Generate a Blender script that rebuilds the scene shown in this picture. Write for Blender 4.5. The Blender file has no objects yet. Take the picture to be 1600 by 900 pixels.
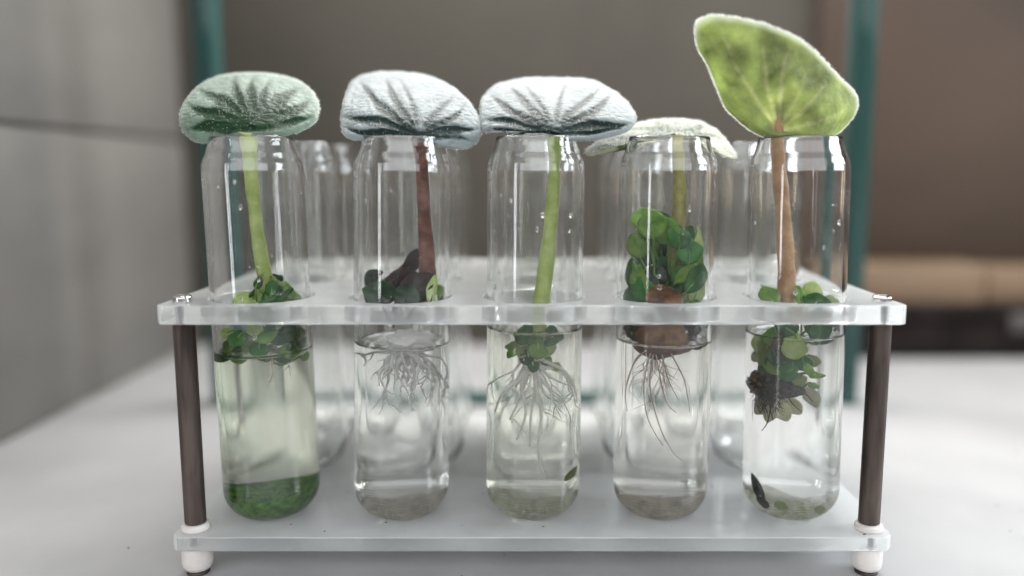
import bpy, bmesh, math, random
from mathutils import Vector, Matrix, noise

random.seed(7)
S = 0.001                      # the code below works in millimetres
SC = bpy.context.scene
COL = SC.collection

# ------------------------------------------------------------------ camera
TH = math.radians(7.92)
CAM = Vector((0.0, -190.6, 99.5))
FPX, CX, CY = 1287.0, 831.0, 450.0
FWD = Vector((0, math.cos(TH), -math.sin(TH)))
UP = Vector((0, math.sin(TH), math.cos(TH)))
cd = bpy.data.cameras.new('camera')
cam = bpy.data.objects.new('camera', cd)
COL.objects.link(cam)
cam.location = CAM * S
cam.rotation_euler = (math.radians(90) - TH, 0, 0)
cd.sensor_width = 36
cd.lens = 36 * FPX / 1600
cd.shift_x = -(CX - 800) / 1600
cd.clip_start = 0.005
cd.clip_end = 20
cd.dof.use_dof = True
cd.dof.focus_distance = 0.204
cd.dof.aperture_fstop = 3.1
SC.camera = cam

# ------------------------------------------------------------------ world, lights, exposure
w = bpy.data.worlds.new('World')
SC.world = w
w.use_nodes = True
w.node_tree.nodes['Background'].inputs[0].default_value = (1.0, 0.97, 0.93, 1)
w.node_tree.nodes['Background'].inputs[1].default_value = 0.13

def area(name, loc, target, sx, sy, power, col, spread=180):
    l = bpy.data.lights.new(name, 'AREA')
    l.shape = 'RECTANGLE'
    l.size, l.size_y = sx * S, sy * S
    l.energy = power
    l.color = col
    l.spread = math.radians(spread)
    o = bpy.data.objects.new(name, l)
    COL.objects.link(o)
    o.location = Vector(loc) * S
    o.rotation_euler = (Vector(target) - Vector(loc)).to_track_quat('-Z', 'Y').to_euler()
    return o

area('ceiling_window_light', (30, 215, 560), (10, 30, 20), 600, 300, 3.6, (1.0, 0.985, 0.95))
area('rear_fill_light', (20, 262, 330), (0, 30, 10), 340, 150, 3.0, (1.0, 0.985, 0.95))  # added lamp before the back wall, brightens the lower plate and backlights the leaves
area('right_window_light', (520, 20, 260), (0, 50, 20), 300, 200, 1.0, (0.88, 0.94, 1.0), 100)
area('side_window_light', (-350, -280, 140), (0, 30, 60), 24, 270, 0.28, (0.95, 0.97, 1.0))
area('room_fill_light', (80, -900, 520), (0, 30, 50), 1900, 620, 11.0, (0.95, 0.97, 1.0))
area('warm_fill_light', (330, 60, 110), (260, 245, 60), 60, 60, 0.10, (1.0, 0.72, 0.45))  # added lamp out of view, warms the low part of the brown board

SC.view_settings.view_transform = 'Standard'
SC.view_settings.look = 'None'
SC.view_settings.exposure = 0.2
SC.view_settings.gamma = 1.0
SC.view_settings.use_curve_mapping = False
cy = SC.cycles
cy.use_denoising = True
cy.denoiser = 'OPENIMAGEDENOISE'
cy.max_bounces = 36
cy.transmission_bounces = 32
cy.transparent_max_bounces = 24
cy.glossy_bounces = 10
cy.diffuse_bounces = 4
cy.caustics_refractive = True
cy.caustics_reflective = True
cy.blur_glossy = 1.0
cy.sample_clamp_indirect = 0.0
cy.sample_clamp_direct = 0.0

# ------------------------------------------------------------------ helpers
def P(px, py, y):
    """point seen at photograph pixel (px, py) lying in the vertical plane y (mm)"""
    d = FWD * FPX + Vector((1, 0, 0)) * (px - CX) + UP * (CY - py)
    return CAM + d * ((y - CAM.y) / d.y)

def finish(bm, name, m, parent=None, smooth=True, mats=None):
    me = bpy.data.meshes.new(name)
    bm.to_mesh(me)
    bm.free()
    for v in me.vertices:
        v.co *= S
    if smooth:
        for p in me.polygons:
            p.use_smooth = True
    for mm in (mats or [m]):
        me.materials.append(mm)
    o = bpy.data.objects.new(name, me)
    COL.objects.link(o)
    if parent is not None:
        o.parent = parent
        o.matrix_parent_inverse = parent_inv(parent)
    return o

def world_of(p):
    m = Matrix.LocRotScale(p.location, p.rotation_euler, p.scale)
    return m if p.parent is None else world_of(p.parent) @ p.matrix_parent_inverse @ m

def parent_inv(p):
    return world_of(p).inverted()

def thing(name, label, cat, loc=(0, 0, 0), group=None):
    o = bpy.data.objects.new(name, None)
    COL.objects.link(o)
    o.empty_display_size = 0.01
    o.location = Vector(loc) * S
    tag(o, label, cat, group)
    return o

def tag(o, label=None, cat=None, group=None, kind=None):
    if label: o['label'] = label
    if cat: o['category'] = cat
    if group: o['group'] = group
    if kind: o['kind'] = kind
    return o

def box(bm, x0, x1, y0, y1, z0, z1, bev=0.0, seg=2):
    t = bmesh.new()
    bmesh.ops.create_cube(t, size=1)
    for v in t.verts:
        v.co = Vector(((x0 + x1) / 2 + v.co.x * (x1 - x0), (y0 + y1) / 2 + v.co.y * (y1 - y0), (z0 + z1) / 2 + v.co.z * (z1 - z0)))
    if bev > 0:
        bmesh.ops.bevel(t, geom=list(t.edges), offset=bev, segments=seg, affect='EDGES', profile=0.5)
    me = bpy.data.meshes.new('tmp')
    t.to_mesh(me); t.free()
    bm.from_mesh(me)
    bpy.data.meshes.remove(me)

def lathe(bm, prof, cx=0, cy_=0, n=64, closed=False):
    """revolve (r, z) points about a vertical axis; r == 0 makes a pole"""
    rings = []
    q = []                       # support rings keep the smooth shading tight at the corners
    for a, b in zip(prof, prof[1:]):
        q.append(a)
        L = math.hypot(b[0] - a[0], b[1] - a[1])
        if L > 0.9:
            e = 0.06 / L
            if a[0] > 1e-6: q.append((a[0] + (b[0] - a[0]) * e, a[1] + (b[1] - a[1]) * e))
            if b[0] > 1e-6: q.append((b[0] - (b[0] - a[0]) * e, b[1] - (b[1] - a[1]) * e))
    q.append(prof[-1])
    for r, z in q:
        if r < 1e-6:
            rings.append([bm.verts.new((cx, cy_, z))])
        else:
            rings.append([bm.verts.new((cx + r * math.cos(2 * math.pi * k / n), cy_ + r * math.sin(2 * math.pi * k / n), z)) for k in range(n)])
    pairs = list(zip(rings, rings[1:]))
    if closed:
        pairs.append((rings[-1], rings[0]))
    for a, b in pairs:
        for k in range(n):
            k2 = (k + 1) % n
            if len(a) == 1 and len(b) == 1:
                continue
            if len(a) == 1:
                bm.faces.new((a[0], b[k2], b[k]))
            elif len(b) == 1:
                bm.faces.new((a[k], a[k2], b[0]))
            else:
                bm.faces.new((a[k], a[k2], b[k2], b[k]))
    bmesh.ops.recalc_face_normals(bm, faces=bm.faces)

def tube(bm, pts, rads, n=8, cap=True):
    """tapered tube along points"""
    rings = []
    m = len(pts)
    for i, p in enumerate(pts):
        t = (pts[min(i + 1, m - 1)] - pts[max(i - 1, 0)])
        if t.length < 1e-9: t = Vector((0, 0, -1))
        t.normalize()
        a = t.cross(Vector((0, 1, 0)))
        if a.length < 0.1: a = t.cross(Vector((1, 0, 0)))
        a.normalize()
        b = t.cross(a)
        r = rads[i] if hasattr(rads, '__len__') else rads
        rings.append([bm.verts.new(p + a * (r * math.cos(2 * math.pi * k / n)) + b * (r * math.sin(2 * math.pi * k / n))) for k in range(n)])
    for a, b in zip(rings, rings[1:]):
        for k in range(n):
            bm.faces.new((a[k], a[(k + 1) % n], b[(k + 1) % n], b[k]))
    if cap:
        bm.faces.new(rings[0][::-1]); bm.faces.new(rings[-1])

def smooth_path(pts, n):
    """Catmull-Rom through the points"""
    out = []
    q = [pts[0]] + list(pts) + [pts[-1]]
    for i in range(1, len(q) - 2):
        for k in range(n):
            t = k / n
            a, b, c, d = q[i - 1], q[i], q[i + 1], q[i + 2]
            out.append(0.5 * ((2 * b) + (c - a) * t + (2 * a - 5 * b + 4 * c - d) * t * t + (3 * b - a - 3 * c + d) * t ** 3))
    out.append(pts[-1].copy())
    return out

def ss(a, b, x):
    t = max(0, min(1, (x - a) / (b - a)))
    return t * t * (3 - 2 * t)

# ------------------------------------------------------------------ materials
def mat(name):
    m = bpy.data.materials.new(name)
    m.use_nodes = True
    nt = m.node_tree
    b = nt.nodes['Principled BSDF']
    return m, nt, b

def setp(b, **k):
    for a, v in k.items():
        b.inputs[a.replace('_', ' ')].default_value = v

def noise_col(nt, b, c1, c2, scale, detail=4, rough=0.6, stretch=None, p0=0.35, p1=0.65, inp='Base Color'):
    tc = nt.nodes.new('ShaderNodeTexCoord')
    mp = nt.nodes.new('ShaderNodeMapping')
    if stretch: mp.inputs['Scale'].default_value = stretch
    nz = nt.nodes.new('ShaderNodeTexNoise')
    nz.inputs['Scale'].default_value = scale
    nz.inputs['Detail'].default_value = detail
    nz.inputs['Roughness'].default_value = rough
    cr = nt.nodes.new('ShaderNodeValToRGB')
    cr.color_ramp.elements[0].position = p0
    cr.color_ramp.elements[1].position = p1
    cr.color_ramp.elements[0].color = (*c1, 1)
    cr.color_ramp.elements[1].color = (*c2, 1)
    L = nt.links
    L.new(tc.outputs['Object'], mp.inputs['Vector'])
    L.new(mp.outputs['Vector'], nz.inputs['Vector'])
    L.new(nz.outputs['Fac'], cr.inputs['Fac'])
    if inp: L.new(cr.outputs['Color'], b.inputs[inp])
    return nz, cr, mp

def bump(nt, b, src, strength, dist):
    bp = nt.nodes.new('ShaderNodeBump')
    bp.inputs['Strength'].default_value = strength
    bp.inputs['Distance'].default_value = dist
    nt.links.new(src, bp.inputs['Height'])
    nt.links.new(bp.outputs['Normal'], b.inputs['Normal'])
    return bp

def plain(name, c1, c2, scale, rough, metallic=0.0, stretch=None, bmp=0.0, bdist=0.0001, detail=4):
    m, nt, b = mat(name)
    setp(b, Roughness=rough, Metallic=metallic)
    nz, cr, mp = noise_col(nt, b, c1, c2, scale, detail, stretch=stretch)
    if bmp: bump(nt, b, nz.outputs['Fac'], bmp, bdist)
    return m

def leafmat(name, c1, c2, scale=300, trans=0.35, rough=0.4, tcol=None, spec=0.22, vary=(0.6, 1.35)):
    m, nt, b = mat(name)
    setp(b, Roughness=rough)
    b.inputs['Specular IOR Level'].default_value = spec
    nz, cr, mp = noise_col(nt, b, c1, c2, scale, 3)
    oi = nt.nodes.new('ShaderNodeObjectInfo')          # every leaf its own tone
    mr = nt.nodes.new('ShaderNodeMapRange'); mr.inputs['To Min'].default_value = vary[0]; mr.inputs['To Max'].default_value = vary[1]
    vm = nt.nodes.new('ShaderNodeVectorMath'); vm.operation = 'SCALE'
    nt.links.new(oi.outputs['Random'], mr.inputs['Value']); nt.links.new(mr.outputs[0], vm.inputs['Scale'])
    nt.links.new(cr.outputs['Color'], vm.inputs[0]); nt.links.new(vm.outputs[0], b.inputs['Base Color'])
    bump(nt, b, nz.outputs['Fac'], 0.4, 0.0003)
    tr = nt.nodes.new('ShaderNodeBsdfTranslucent')
    mx = nt.nodes.new('ShaderNodeMixShader')
    mx.inputs[0].default_value = trans
    if tcol: tr.inputs['Color'].default_value = (*tcol, 1)
    else: nt.links.new(vm.outputs[0], tr.inputs['Color'])
    out = nt.nodes['Material Output']
    nt.links.new(b.outputs[0], mx.inputs[1]); nt.links.new(tr.outputs[0], mx.inputs[2])
    nt.links.new(mx.outputs[0], out.inputs['Surface'])
    return m

def glassmat(name, col, ior, rough=0.0, bmps=0.0, bscale=60, stretch=None, bdist=0.0002):
    m, nt, b = mat(name)
    setp(b, Base_Color=(*col, 1), Roughness=rough, IOR=ior)
    b.inputs['Transmission Weight'].default_value = 1.0
    if bmps:
        nz, cr, mp = noise_col(nt, b, col, col, bscale, 2, stretch=stretch, inp=None)
        bump(nt, b, nz.outputs['Fac'], bmps, bdist)
    return m

M_glass = glassmat('vial_glass', (0.985, 0.99, 0.985), 1.47, 0.0, 0.06, 110, (1, 1, 0.35))
# old smears and dried water marks: thin diffuse film in patches on the glass
def film(m, amount, scale):
    nt = m.node_tree; b = nt.nodes['Principled BSDF']; L = nt.links
    tc = nt.nodes.new('ShaderNodeTexCoord')
    nz = nt.nodes.new('ShaderNodeTexNoise'); nz.inputs['Scale'].default_value = scale; nz.inputs['Detail'].default_value = 6; nz.inputs['Roughness'].default_value = 0.65
    cr = nt.nodes.new('ShaderNodeMapRange')
    cr.inputs['From Min'].default_value = 0.45; cr.inputs['From Max'].default_value = 0.75
    cr.inputs['To Min'].default_value = 0.0; cr.inputs['To Max'].default_value = amount
    df = nt.nodes.new('ShaderNodeBsdfDiffuse'); df.inputs['Color'].default_value = (0.85, 0.86, 0.86, 1)
    mx = nt.nodes.new('ShaderNodeMixShader')
    L.new(tc.outputs['Object'], nz.inputs['Vector']); L.new(nz.outputs['Fac'], cr.inputs['Value'])
    L.new(cr.outputs[0], mx.inputs[0]); L.new(b.outputs[0], mx.inputs[1]); L.new(df.outputs[0], mx.inputs[2])
    L.new(mx.outputs[0], nt.nodes['Material Output'].inputs['Surface'])
film(M_glass, 0.035, 70)
M_water = glassmat('clear_water', (0.985, 0.985, 0.975), 1.33)
M_waterg = glassmat('greenish_water', (0.90, 0.95, 0.82), 1.33)
M_watery = glassmat('yellowish_water', (0.97, 0.97, 0.90), 1.33)
M_waterb = glassmat('brownish_water', (0.97, 0.95, 0.92), 1.33)

def acrylicmat(name, dmix, rough):
    m, nt, b = mat(name)
    setp(b, Base_Color=(0.96, 0.98, 0.98, 1), Roughness=rough, IOR=1.49)
    b.inputs['Transmission Weight'].default_value = 1.0
    L = nt.links
    tc = nt.nodes.new('ShaderNodeTexCoord')
    nz = nt.nodes.new('ShaderNodeTexNoise'); nz.inputs['Scale'].default_value = 90; nz.inputs['Detail'].default_value = 5
    L.new(tc.outputs['Object'], nz.inputs['Vector'])
    bump(nt, b, nz.outputs['Fac'], 0.1, 0.0002)
    df = nt.nodes.new('ShaderNodeBsdfDiffuse'); df.inputs['Color'].default_value = (0.93, 0.94, 0.935, 1)
    tl = nt.nodes.new('ShaderNodeBsdfTranslucent'); tl.inputs['Color'].default_value = (0.93, 0.94, 0.935, 1)
    m1 = nt.nodes.new('ShaderNodeMixShader'); m1.inputs[0].default_value = 0.5
    L.new(df.outputs[0], m1.inputs[1]); L.new(tl.outputs[0], m1.inputs[2])
    m2 = nt.nodes.new('ShaderNodeMixShader')
    mr = nt.nodes.new('ShaderNodeMapRange')
    mr.inputs['From Min'].default_value = 0.3; mr.inputs['From Max'].default_value = 0.7
    mr.inputs['To Min'].default_value = dmix * 0.94; mr.inputs['To Max'].default_value = dmix * 1.06
    L.new(nz.outputs['Fac'], mr.inputs['Value']); L.new(mr.outputs[0], m2.inputs[0])
    L.new(b.outputs[0], m2.inputs[1]); L.new(m1.outputs[0], m2.inputs[2])
    L.new(m2.outputs[0], nt.nodes['Material Output'].inputs['Surface'])
    return m
M_acr = acrylicmat('acrylic', 0.30, 0.12)
M_edge = acrylicmat('acrylic_sawn_edge', 0.15, 0.08)
M_acr2 = acrylicmat('acrylic_lower', 0.50, 0.06)

M_post = plain('dark_steel', (0.030, 0.022, 0.018), (0.115, 0.088, 0.075), 260, 0.45, 0.6, (1, 1, 0.12), 0.35, 0.0002)
M_chrome = plain('polished_steel', (0.70, 0.68, 0.68), (0.85, 0.84, 0.84), 900, 0.16, 1.0)
M_shank = plain('screw_thread', (0.05, 0.05, 0.05), (0.12, 0.11, 0.11), 900, 0.4, 0.8)
M_nylon = leafmat('white_nylon', (0.80, 0.76, 0.73), (0.88, 0.85, 0.82), 200, 0.3, 0.35, None, 0.5, (1, 1))
M_rubber = plain('dark_rubber', (0.02, 0.015, 0.013), (0.05, 0.035, 0.03), 500, 0.6)
M_table = plain('white_table', (0.335, 0.335, 0.34), (0.395, 0.395, 0.40), 14, 0.34, 0, None, 0.05, 0.0002)
M_tile = plain('grey_wall_tile', (0.095, 0.090, 0.083), (0.145, 0.137, 0.127), 9, 0.5, 0, (1, 0.4, 1), 0.1, 0.0004)
M_grout = plain('wall_joint', (0.08, 0.075, 0.07), (0.12, 0.11, 0.10), 80, 0.9)
M_back = plain('grey_brown_wall', (0.030, 0.026, 0.019), (0.054, 0.046, 0.035), 6, 0.8)
M_wood = plain('brown_board', (0.019, 0.010, 0.005), (0.046, 0.025, 0.013), 6, 0.6, 0, (0.6, 1, 1))
M_pale = plain('pale_wood', (0.105, 0.066, 0.037), (0.15, 0.098, 0.058), 22, 0.5, 0, (0.4, 1, 5))
M_black = plain('black_case', (0.008, 0.006, 0.006), (0.018, 0.014, 0.013), 40, 0.9)
M_black.node_tree.nodes['Principled BSDF'].inputs['Specular IOR Level'].default_value = 0.1
M_pane = glassmat('tank_pane', (0.96, 0.975, 0.965), 1.50)
M_panes = glassmat('green_tank_side', (0.66, 0.80, 0.77), 1.50)
va = M_panes.node_tree.nodes.new('ShaderNodeVolumeAbsorption')
va.inputs['Color'].default_value = (0.20, 0.58, 0.54, 1)
va.inputs['Density'].default_value = 70.0
_nt = M_panes.node_tree
_df = _nt.nodes.new('ShaderNodeBsdfDiffuse'); _df.inputs['Color'].default_value = (0.035, 0.088, 0.080, 1)
_mx = _nt.nodes.new('ShaderNodeMixShader'); _mx.inputs[0].default_value = 0.62
_nt.links.new(_nt.nodes['Principled BSDF'].outputs[0], _mx.inputs[1]); _nt.links.new(_df.outputs[0], _mx.inputs[2])
_nt.links.new(_mx.outputs[0], _nt.nodes['Material Output'].inputs['Surface'])
M_panes.node_tree.links.new(va.outputs[0], M_panes.node_tree.nodes['Material Output'].inputs['Volume'])

# broad hairy leaves: silver blade, dark veins kept in the 'vein' attribute
def silverleaf(name, silver, dark, edge, trans=0.25, mott=(0.75, 1.2)):
    m, nt, b = mat(name)
    L = nt.links
    setp(b, Roughness=0.55)
    b.inputs['Specular IOR Level'].default_value = 0.25
    b.inputs['Sheen Roughness'].default_value = 0.4
    at = nt.nodes.new('ShaderNodeAttribute'); at.attribute_name = 'vein'
    ae = nt.nodes.new('ShaderNodeAttribute'); ae.attribute_name = 'rim'
    tc = nt.nodes.new('ShaderNodeTexCoord')
    nz = nt.nodes.new('ShaderNodeTexNoise'); nz.inputs['Scale'].default_value = 900; nz.inputs['Detail'].default_value = 4
    mp = nt.nodes.new('ShaderNodeMapping'); mp.inputs['Scale'].default_value = (0.6, 1, 1.3)
    L.new(tc.outputs['Object'], mp.inputs['Vector']); L.new(mp.outputs[0], nz.inputs['Vector'])
    mth = nt.nodes.new('ShaderNodeMath'); mth.operation = 'MULTIPLY_ADD'
    mth.inputs[1].default_value = 0.6; mth.inputs[2].default_value = -0.28
    L.new(nz.outputs['Fac'], mth.inputs[0])
    add = nt.nodes.new('ShaderNodeMath'); add.operation = 'ADD'; add.use_clamp = True
    L.new(at.outputs['Fac'], add.inputs[0]); L.new(mth.outputs[0], add.inputs[1])
    cr = nt.nodes.new('ShaderNodeValToRGB')
    cr.color_ramp.elements[0].position = 0.05; cr.color_ramp.elements[0].color = (*silver, 1)
    cr.color_ramp.elements[1].position = 0.5; cr.color_ramp.elements[1].color = (*dark, 1)
    L.new(add.outputs[0], cr.inputs['Fac'])
    sh = nt.nodes.new('ShaderNodeMapRange'); sh.inputs['To Min'].default_value = 0.35; sh.inputs['To Max'].default_value = 0.0
    L.new(add.outputs[0], sh.inputs['Value']); L.new(sh.outputs[0], b.inputs['Sheen Weight'])
    mx = nt.nodes.new('ShaderNodeMix'); mx.data_type = 'RGBA'
    n2 = nt.nodes.new('ShaderNodeTexNoise'); n2.inputs['Scale'].default_value = 130; n2.inputs['Detail'].default_value = 5
    L.new(tc.outputs['Object'], n2.inputs['Vector'])
    hs = nt.nodes.new('ShaderNodeMapRange'); hs.inputs['From Min'].default_value = .3; hs.inputs['From Max'].default_value = .7
    hs.inputs['To Min'].default_value = mott[0]; hs.inputs['To Max'].default_value = mott[1]
    L.new(n2.outputs['Fac'], hs.inputs['Value'])
    vm = nt.nodes.new('ShaderNodeVectorMath'); vm.operation = 'SCALE'
    L.new(cr.outputs['Color'], vm.inputs[0]); L.new(hs.outputs[0], vm.inputs['Scale'])
    vo = nt.nodes.new('ShaderNodeTexVoronoi'); vo.feature = 'DISTANCE_TO_EDGE'; vo.inputs['Scale'].default_value = 420
    L.new(tc.outputs['Object'], vo.inputs['Vector'])
    L.new(ae.outputs['Fac'], mx.inputs[0]); L.new(vm.outputs[0], mx.inputs[6]); mx.inputs[7].default_value = (*edge, 1)
    L.new(mx.outputs[2], b.inputs['Base Color'])
    b1 = bump(nt, b, nz.outputs['Fac'], 0.5, 0.0003)
    b2 = bump(nt, b, vo.outputs['Distance'], 0.5, 0.0008)
    L.new(b1.outputs['Normal'], b2.inputs['Normal'])
    tr = nt.nodes.new('ShaderNodeBsdfTranslucent')
    L.new(mx.outputs[2], tr.inputs['Color'])
    ms = nt.nodes.new('ShaderNodeMixShader'); ms.inputs[0].default_value = trans
    L.new(b.outputs[0], ms.inputs[1]); L.new(tr.outputs[0], ms.inputs[2])
    L.new(ms.outputs[0], nt.nodes['Material Output'].inputs['Surface'])
    return m
M_leafA = silverleaf('silver_green_leaf', (0.16, 0.235, 0.175), (0.005, 0.035, 0.010), (0.32, 0.38, 0.31))
M_leafB = silverleaf('silver_leaf', (0.26, 0.305, 0.31), (0.006, 0.024, 0.021), (0.36, 0.41, 0.39))
M_leafD = silverleaf('cream_leaf', (0.46, 0.48, 0.36), (0.07, 0.10, 0.03), (0.80, 0.80, 0.66))
M_leafE = silverleaf('backlit_green_leaf', (0.38, 0.44, 0.19), (0.55, 0.57, 0.34), (0.74, 0.77, 0.66), 0.66, (0.42, 1.4))
M_hair = leafmat('white_leaf_hair', (0.85, 0.88, 0.88), (0.95, 0.96, 0.96), 200, 0.4, 0.5, vary=(0.97, 1.03))
M_stemG = leafmat('pale_green_stem', (0.36, 0.47, 0.12), (0.58, 0.66, 0.26), 220, 0.3, 0.45, vary=(0.97, 1.03))
M_stemR = leafmat('red_brown_stem', (0.10, 0.035, 0.025), (0.26, 0.12, 0.08), 260, 0.15, 0.4, vary=(0.97, 1.03))
M_stemO = leafmat('olive_stem', (0.22, 0.20, 0.05), (0.40, 0.38, 0.13), 220, 0.25, 0.45, vary=(0.97, 1.03))
M_stemT = leafmat('tan_stem', (0.34, 0.19, 0.10), (0.52, 0.34, 0.19), 220, 0.25, 0.5, vary=(0.97, 1.03))
M_g1 = leafmat('fresh_leaf', (0.10, 0.26, 0.03), (0.26, 0.45, 0.08), 260, 0.4)
M_g2 = leafmat('deep_leaf', (0.012, 0.09, 0.015), (0.04, 0.19, 0.03), 260, 0.3, 0.42)
M_g3 = leafmat('very_dark_leaf', (0.004, 0.022, 0.010), (0.02, 0.05, 0.02), 260, 0.15, 0.25)
M_g4 = leafmat('pale_leaf', (0.38, 0.52, 0.14), (0.55, 0.66, 0.28), 260, 0.45)
M_br = leafmat('brown_leaf', (0.07, 0.028, 0.012), (0.34, 0.17, 0.07), 170, 0.3)
M_dk = leafmat('dark_brown_tissue', (0.008, 0.004, 0.003), (0.035, 0.016, 0.010), 400, 0.1)
M_rootw = leafmat('white_root', (0.93, 0.92, 0.88), (0.97, 0.96, 0.94), 300, 0.3, vary=(0.97, 1.03))
M_rootb = leafmat('tan_root', (0.48, 0.37, 0.28), (0.68, 0.57, 0.48), 300, 0.3, vary=(0.97, 1.03))
M_rootk = leafmat('black_root', (0.015, 0.010, 0.006), (0.06, 0.045, 0.03), 300, 0.1)
M_algae = leafmat('green_algae', (0.02, 0.20, 0.003), (0.20, 0.50, 0.03), 520, 0.35, 0.7, vary=(0.97, 1.03))
M_sedi = leafmat('beige_sediment', (0.74, 0.67, 0.54), (0.88, 0.83, 0.73), 380, 0.45, 0.8, vary=(0.97, 1.03))
M_sedy = leafmat('pale_green_sediment', (0.72, 0.72, 0.54), (0.86, 0.86, 0.74), 420, 0.5, 0.8, vary=(0.97, 1.03))
for _m, _lo, _hi in ((M_sedi, .35, .85), (M_sedy, .15, .7)):      # loose silt lets light through where it is thin
    _nt = _m.node_tree; _o = _nt.nodes['Material Output']; _src = _o.inputs['Surface'].links[0].from_socket
    _tc = _nt.nodes.new('ShaderNodeTexCoord'); _nz = _nt.nodes.new('ShaderNodeTexNoise'); _nz.inputs['Scale'].default_value = 260; _nz.inputs['Detail'].default_value = 5
    _mr = _nt.nodes.new('ShaderNodeMapRange'); _mr.inputs['From Min'].default_value = .35; _mr.inputs['From Max'].default_value = .65
    _mr.inputs['To Min'].default_value = _lo; _mr.inputs['To Max'].default_value = _hi
    _tr = _nt.nodes.new('ShaderNodeBsdfTransparent'); _mx = _nt.nodes.new('ShaderNodeMixShader')
    _nt.links.new(_tc.outputs['Object'], _nz.inputs['Vector']); _nt.links.new(_nz.outputs['Fac'], _mr.inputs['Value'])
    _nt.links.new(_mr.outputs[0], _mx.inputs[0]); _nt.links.new(_tr.outputs[0], _mx.inputs[1]); _nt.links.new(_src, _mx.inputs[2])
    _nt.links.new(_mx.outputs[0], _o.inputs['Surface'])
M_jelly = leafmat('pale_tissue', (0.50, 0.48, 0.28), (0.72, 0.72, 0.50), 260, 0.5, 0.3)

# ------------------------------------------------------------------ setting
YB = 282.0        # back wall
XL = -197.0       # left wall
bm = bmesh.new(); box(bm, XL - 30, 620, -420, YB + 20, -25, 0, 1.5)
tag(finish(bm, 'table', M_table), kind='structure')

bm = bmesh.new(); box(bm, XL - 30, 620, YB, YB + 18, 0.05, 640)
tag(finish(bm, 'back_wall', M_back, smooth=False), kind='structure')

bm = bmesh.new(); box(bm, XL - 30, XL - 2.5, -40, YB - 0.05, 0.05, 640)
lw = tag(finish(bm, 'side_wall', M_grout, smooth=False), kind='structure')
for (y0, y1) in ((-40, 91), (93, YB - 0.2)):
    for (z0, z1) in ((0.6, 116.8), (119.0, 330), (332.4, 640)):
        bm = bmesh.new(); box(bm, XL - 2.5, XL, y0, y1, z0, z1, 0.7, 3)
        finish(bm, 'wall_tile', M_tile, lw)

# brown board, pale wooden slab and black case on the right in the background
bm = bmesh.new(); box(bm, 158, 560, YB - 6, YB - 0.4, 0.1, 430, 0.5)
tag(finish(bm, 'backing_board', M_wood), 'large brown wooden board leaning behind the glass tank on the right', 'board')
t = thing('black_case', 'low black case lying at the foot of the brown board on the right', 'case', (320, 230, 0))
bm = bmesh.new(); box(bm, 166, 520, 246, 274, 0.1, 20.0, 1.5); finish(bm, 'case_body', M_black, t)
bm = bmesh.new(); box(bm, 164.5, 521.5, 244.5, 275, 20.3, 30.0, 1.8); finish(bm, 'case_lid', M_black, t)
bm = bmesh.new(); box(bm, 256, 276, 243.2, 244.4, 15.0, 25.5, 0.5); finish(bm, 'latch', M_shank, t)
t = thing('wooden_slab', 'pale wooden slab resting on top of the black case at right', 'wooden slab', (320, 260, 30.1))
bm = bmesh.new(); box(bm, 160, 243, 246, 274, 30.1, 51, 1.2); finish(bm, 'slab_block', M_pale, t)
bm = bmesh.new(); box(bm, 244.5, 530, 248, 274, 30.1, 49.5, 1.2); finish(bm, 'slab_block', M_pale, t)

# glass tank
t = thing('glass_stand', 'open glass stand with upright green edged panes standing behind the tube rack', 'glass stand', (1, 200, 0))
YT = 156.0
for sx, xx in ((-1, -134.6), (1, 137.2)):
    bm = bmesh.new(); box(bm, xx - 3.9, xx + 3.9, YT, 168, 0.1, 420, 0.5); finish(bm, 'side_pane', M_panes, t)
bm = bmesh.new(); box(bm, -130.5, 133.1, YT, 168, 0.1, 3.2, 0.4); finish(bm, 'bottom_pane', M_panes, t)

# ------------------------------------------------------------------ rack
XW = 88.6; DEP = 104.0
TZ0, TZ1 = 64.2, 68.8
BZ0, BZ1 = 7.9, 11.5
HX = [-68.4, -33.2, 0.6, 33.5, 66.9]
ROWY = [16.0, 52.0, 88.0]

def rounded(x0, x1, y0, y1, r, n=8):
    pts = []
    for cx, cy_, a0 in ((x1 - r, y1 - r, 0), (x0 + r, y1 - r, 90), (x0 + r, y0 + r, 180), (x1 - r, y0 + r, 270)):
        for k in range(n + 1):
            a = math.radians(a0 + 90 * k / n)
            pts.append((cx + r * math.cos(a), cy_ + r * math.sin(a)))
    return pts

def plate(name, z0, z1, holes, m, parent, r=2.2, bev=0.35):
    c = bpy.data.curves.new('outline', 'CURVE'); c.dimensions = '2D'; c.fill_mode = 'BOTH'
    def sp(pts):
        s = c.splines.new('POLY'); s.points.add(len(pts) - 1); s.use_cyclic_u = True
        for q, (x, y) in zip(s.points, pts): q.co = (x, y, 0, 1)
    sp(rounded(-XW, XW, 0, DEP, r))
    for (hx, hy, hr) in holes:
        sp([(hx + hr * math.cos(2 * math.pi * k / 64), hy + hr * math.sin(2 * math.pi * k / 64)) for k in range(64)])
    c.extrude = (z1 - z0) / 2 - bev; c.bevel_depth = bev; c.bevel_resolution = 2; c.offset = -bev
    o = bpy.data.objects.new('outline', c); COL.objects.link(o)
    dg = bpy.context.evaluated_depsgraph_get()
    me = bpy.data.meshes.new_from_object(o.evaluated_get(dg))
    bm = bmesh.new(); bm.from_mesh(me)
    bpy.data.objects.remove(o); bpy.data.curves.remove(c); bpy.data.meshes.remove(me)
    bmesh.ops.remove_doubles(bm, verts=bm.verts, dist=0.001)
    for v in bm.verts: v.co.z += (z0 + z1) / 2
    bmesh.ops.recalc_face_normals(bm, faces=bm.faces)
    for f in bm.faces:
        if f.normal.y < -0.9: f.material_index = 1
    return finish(bm, name, m, parent, smooth=False, mats=[m, M_edge])

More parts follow.
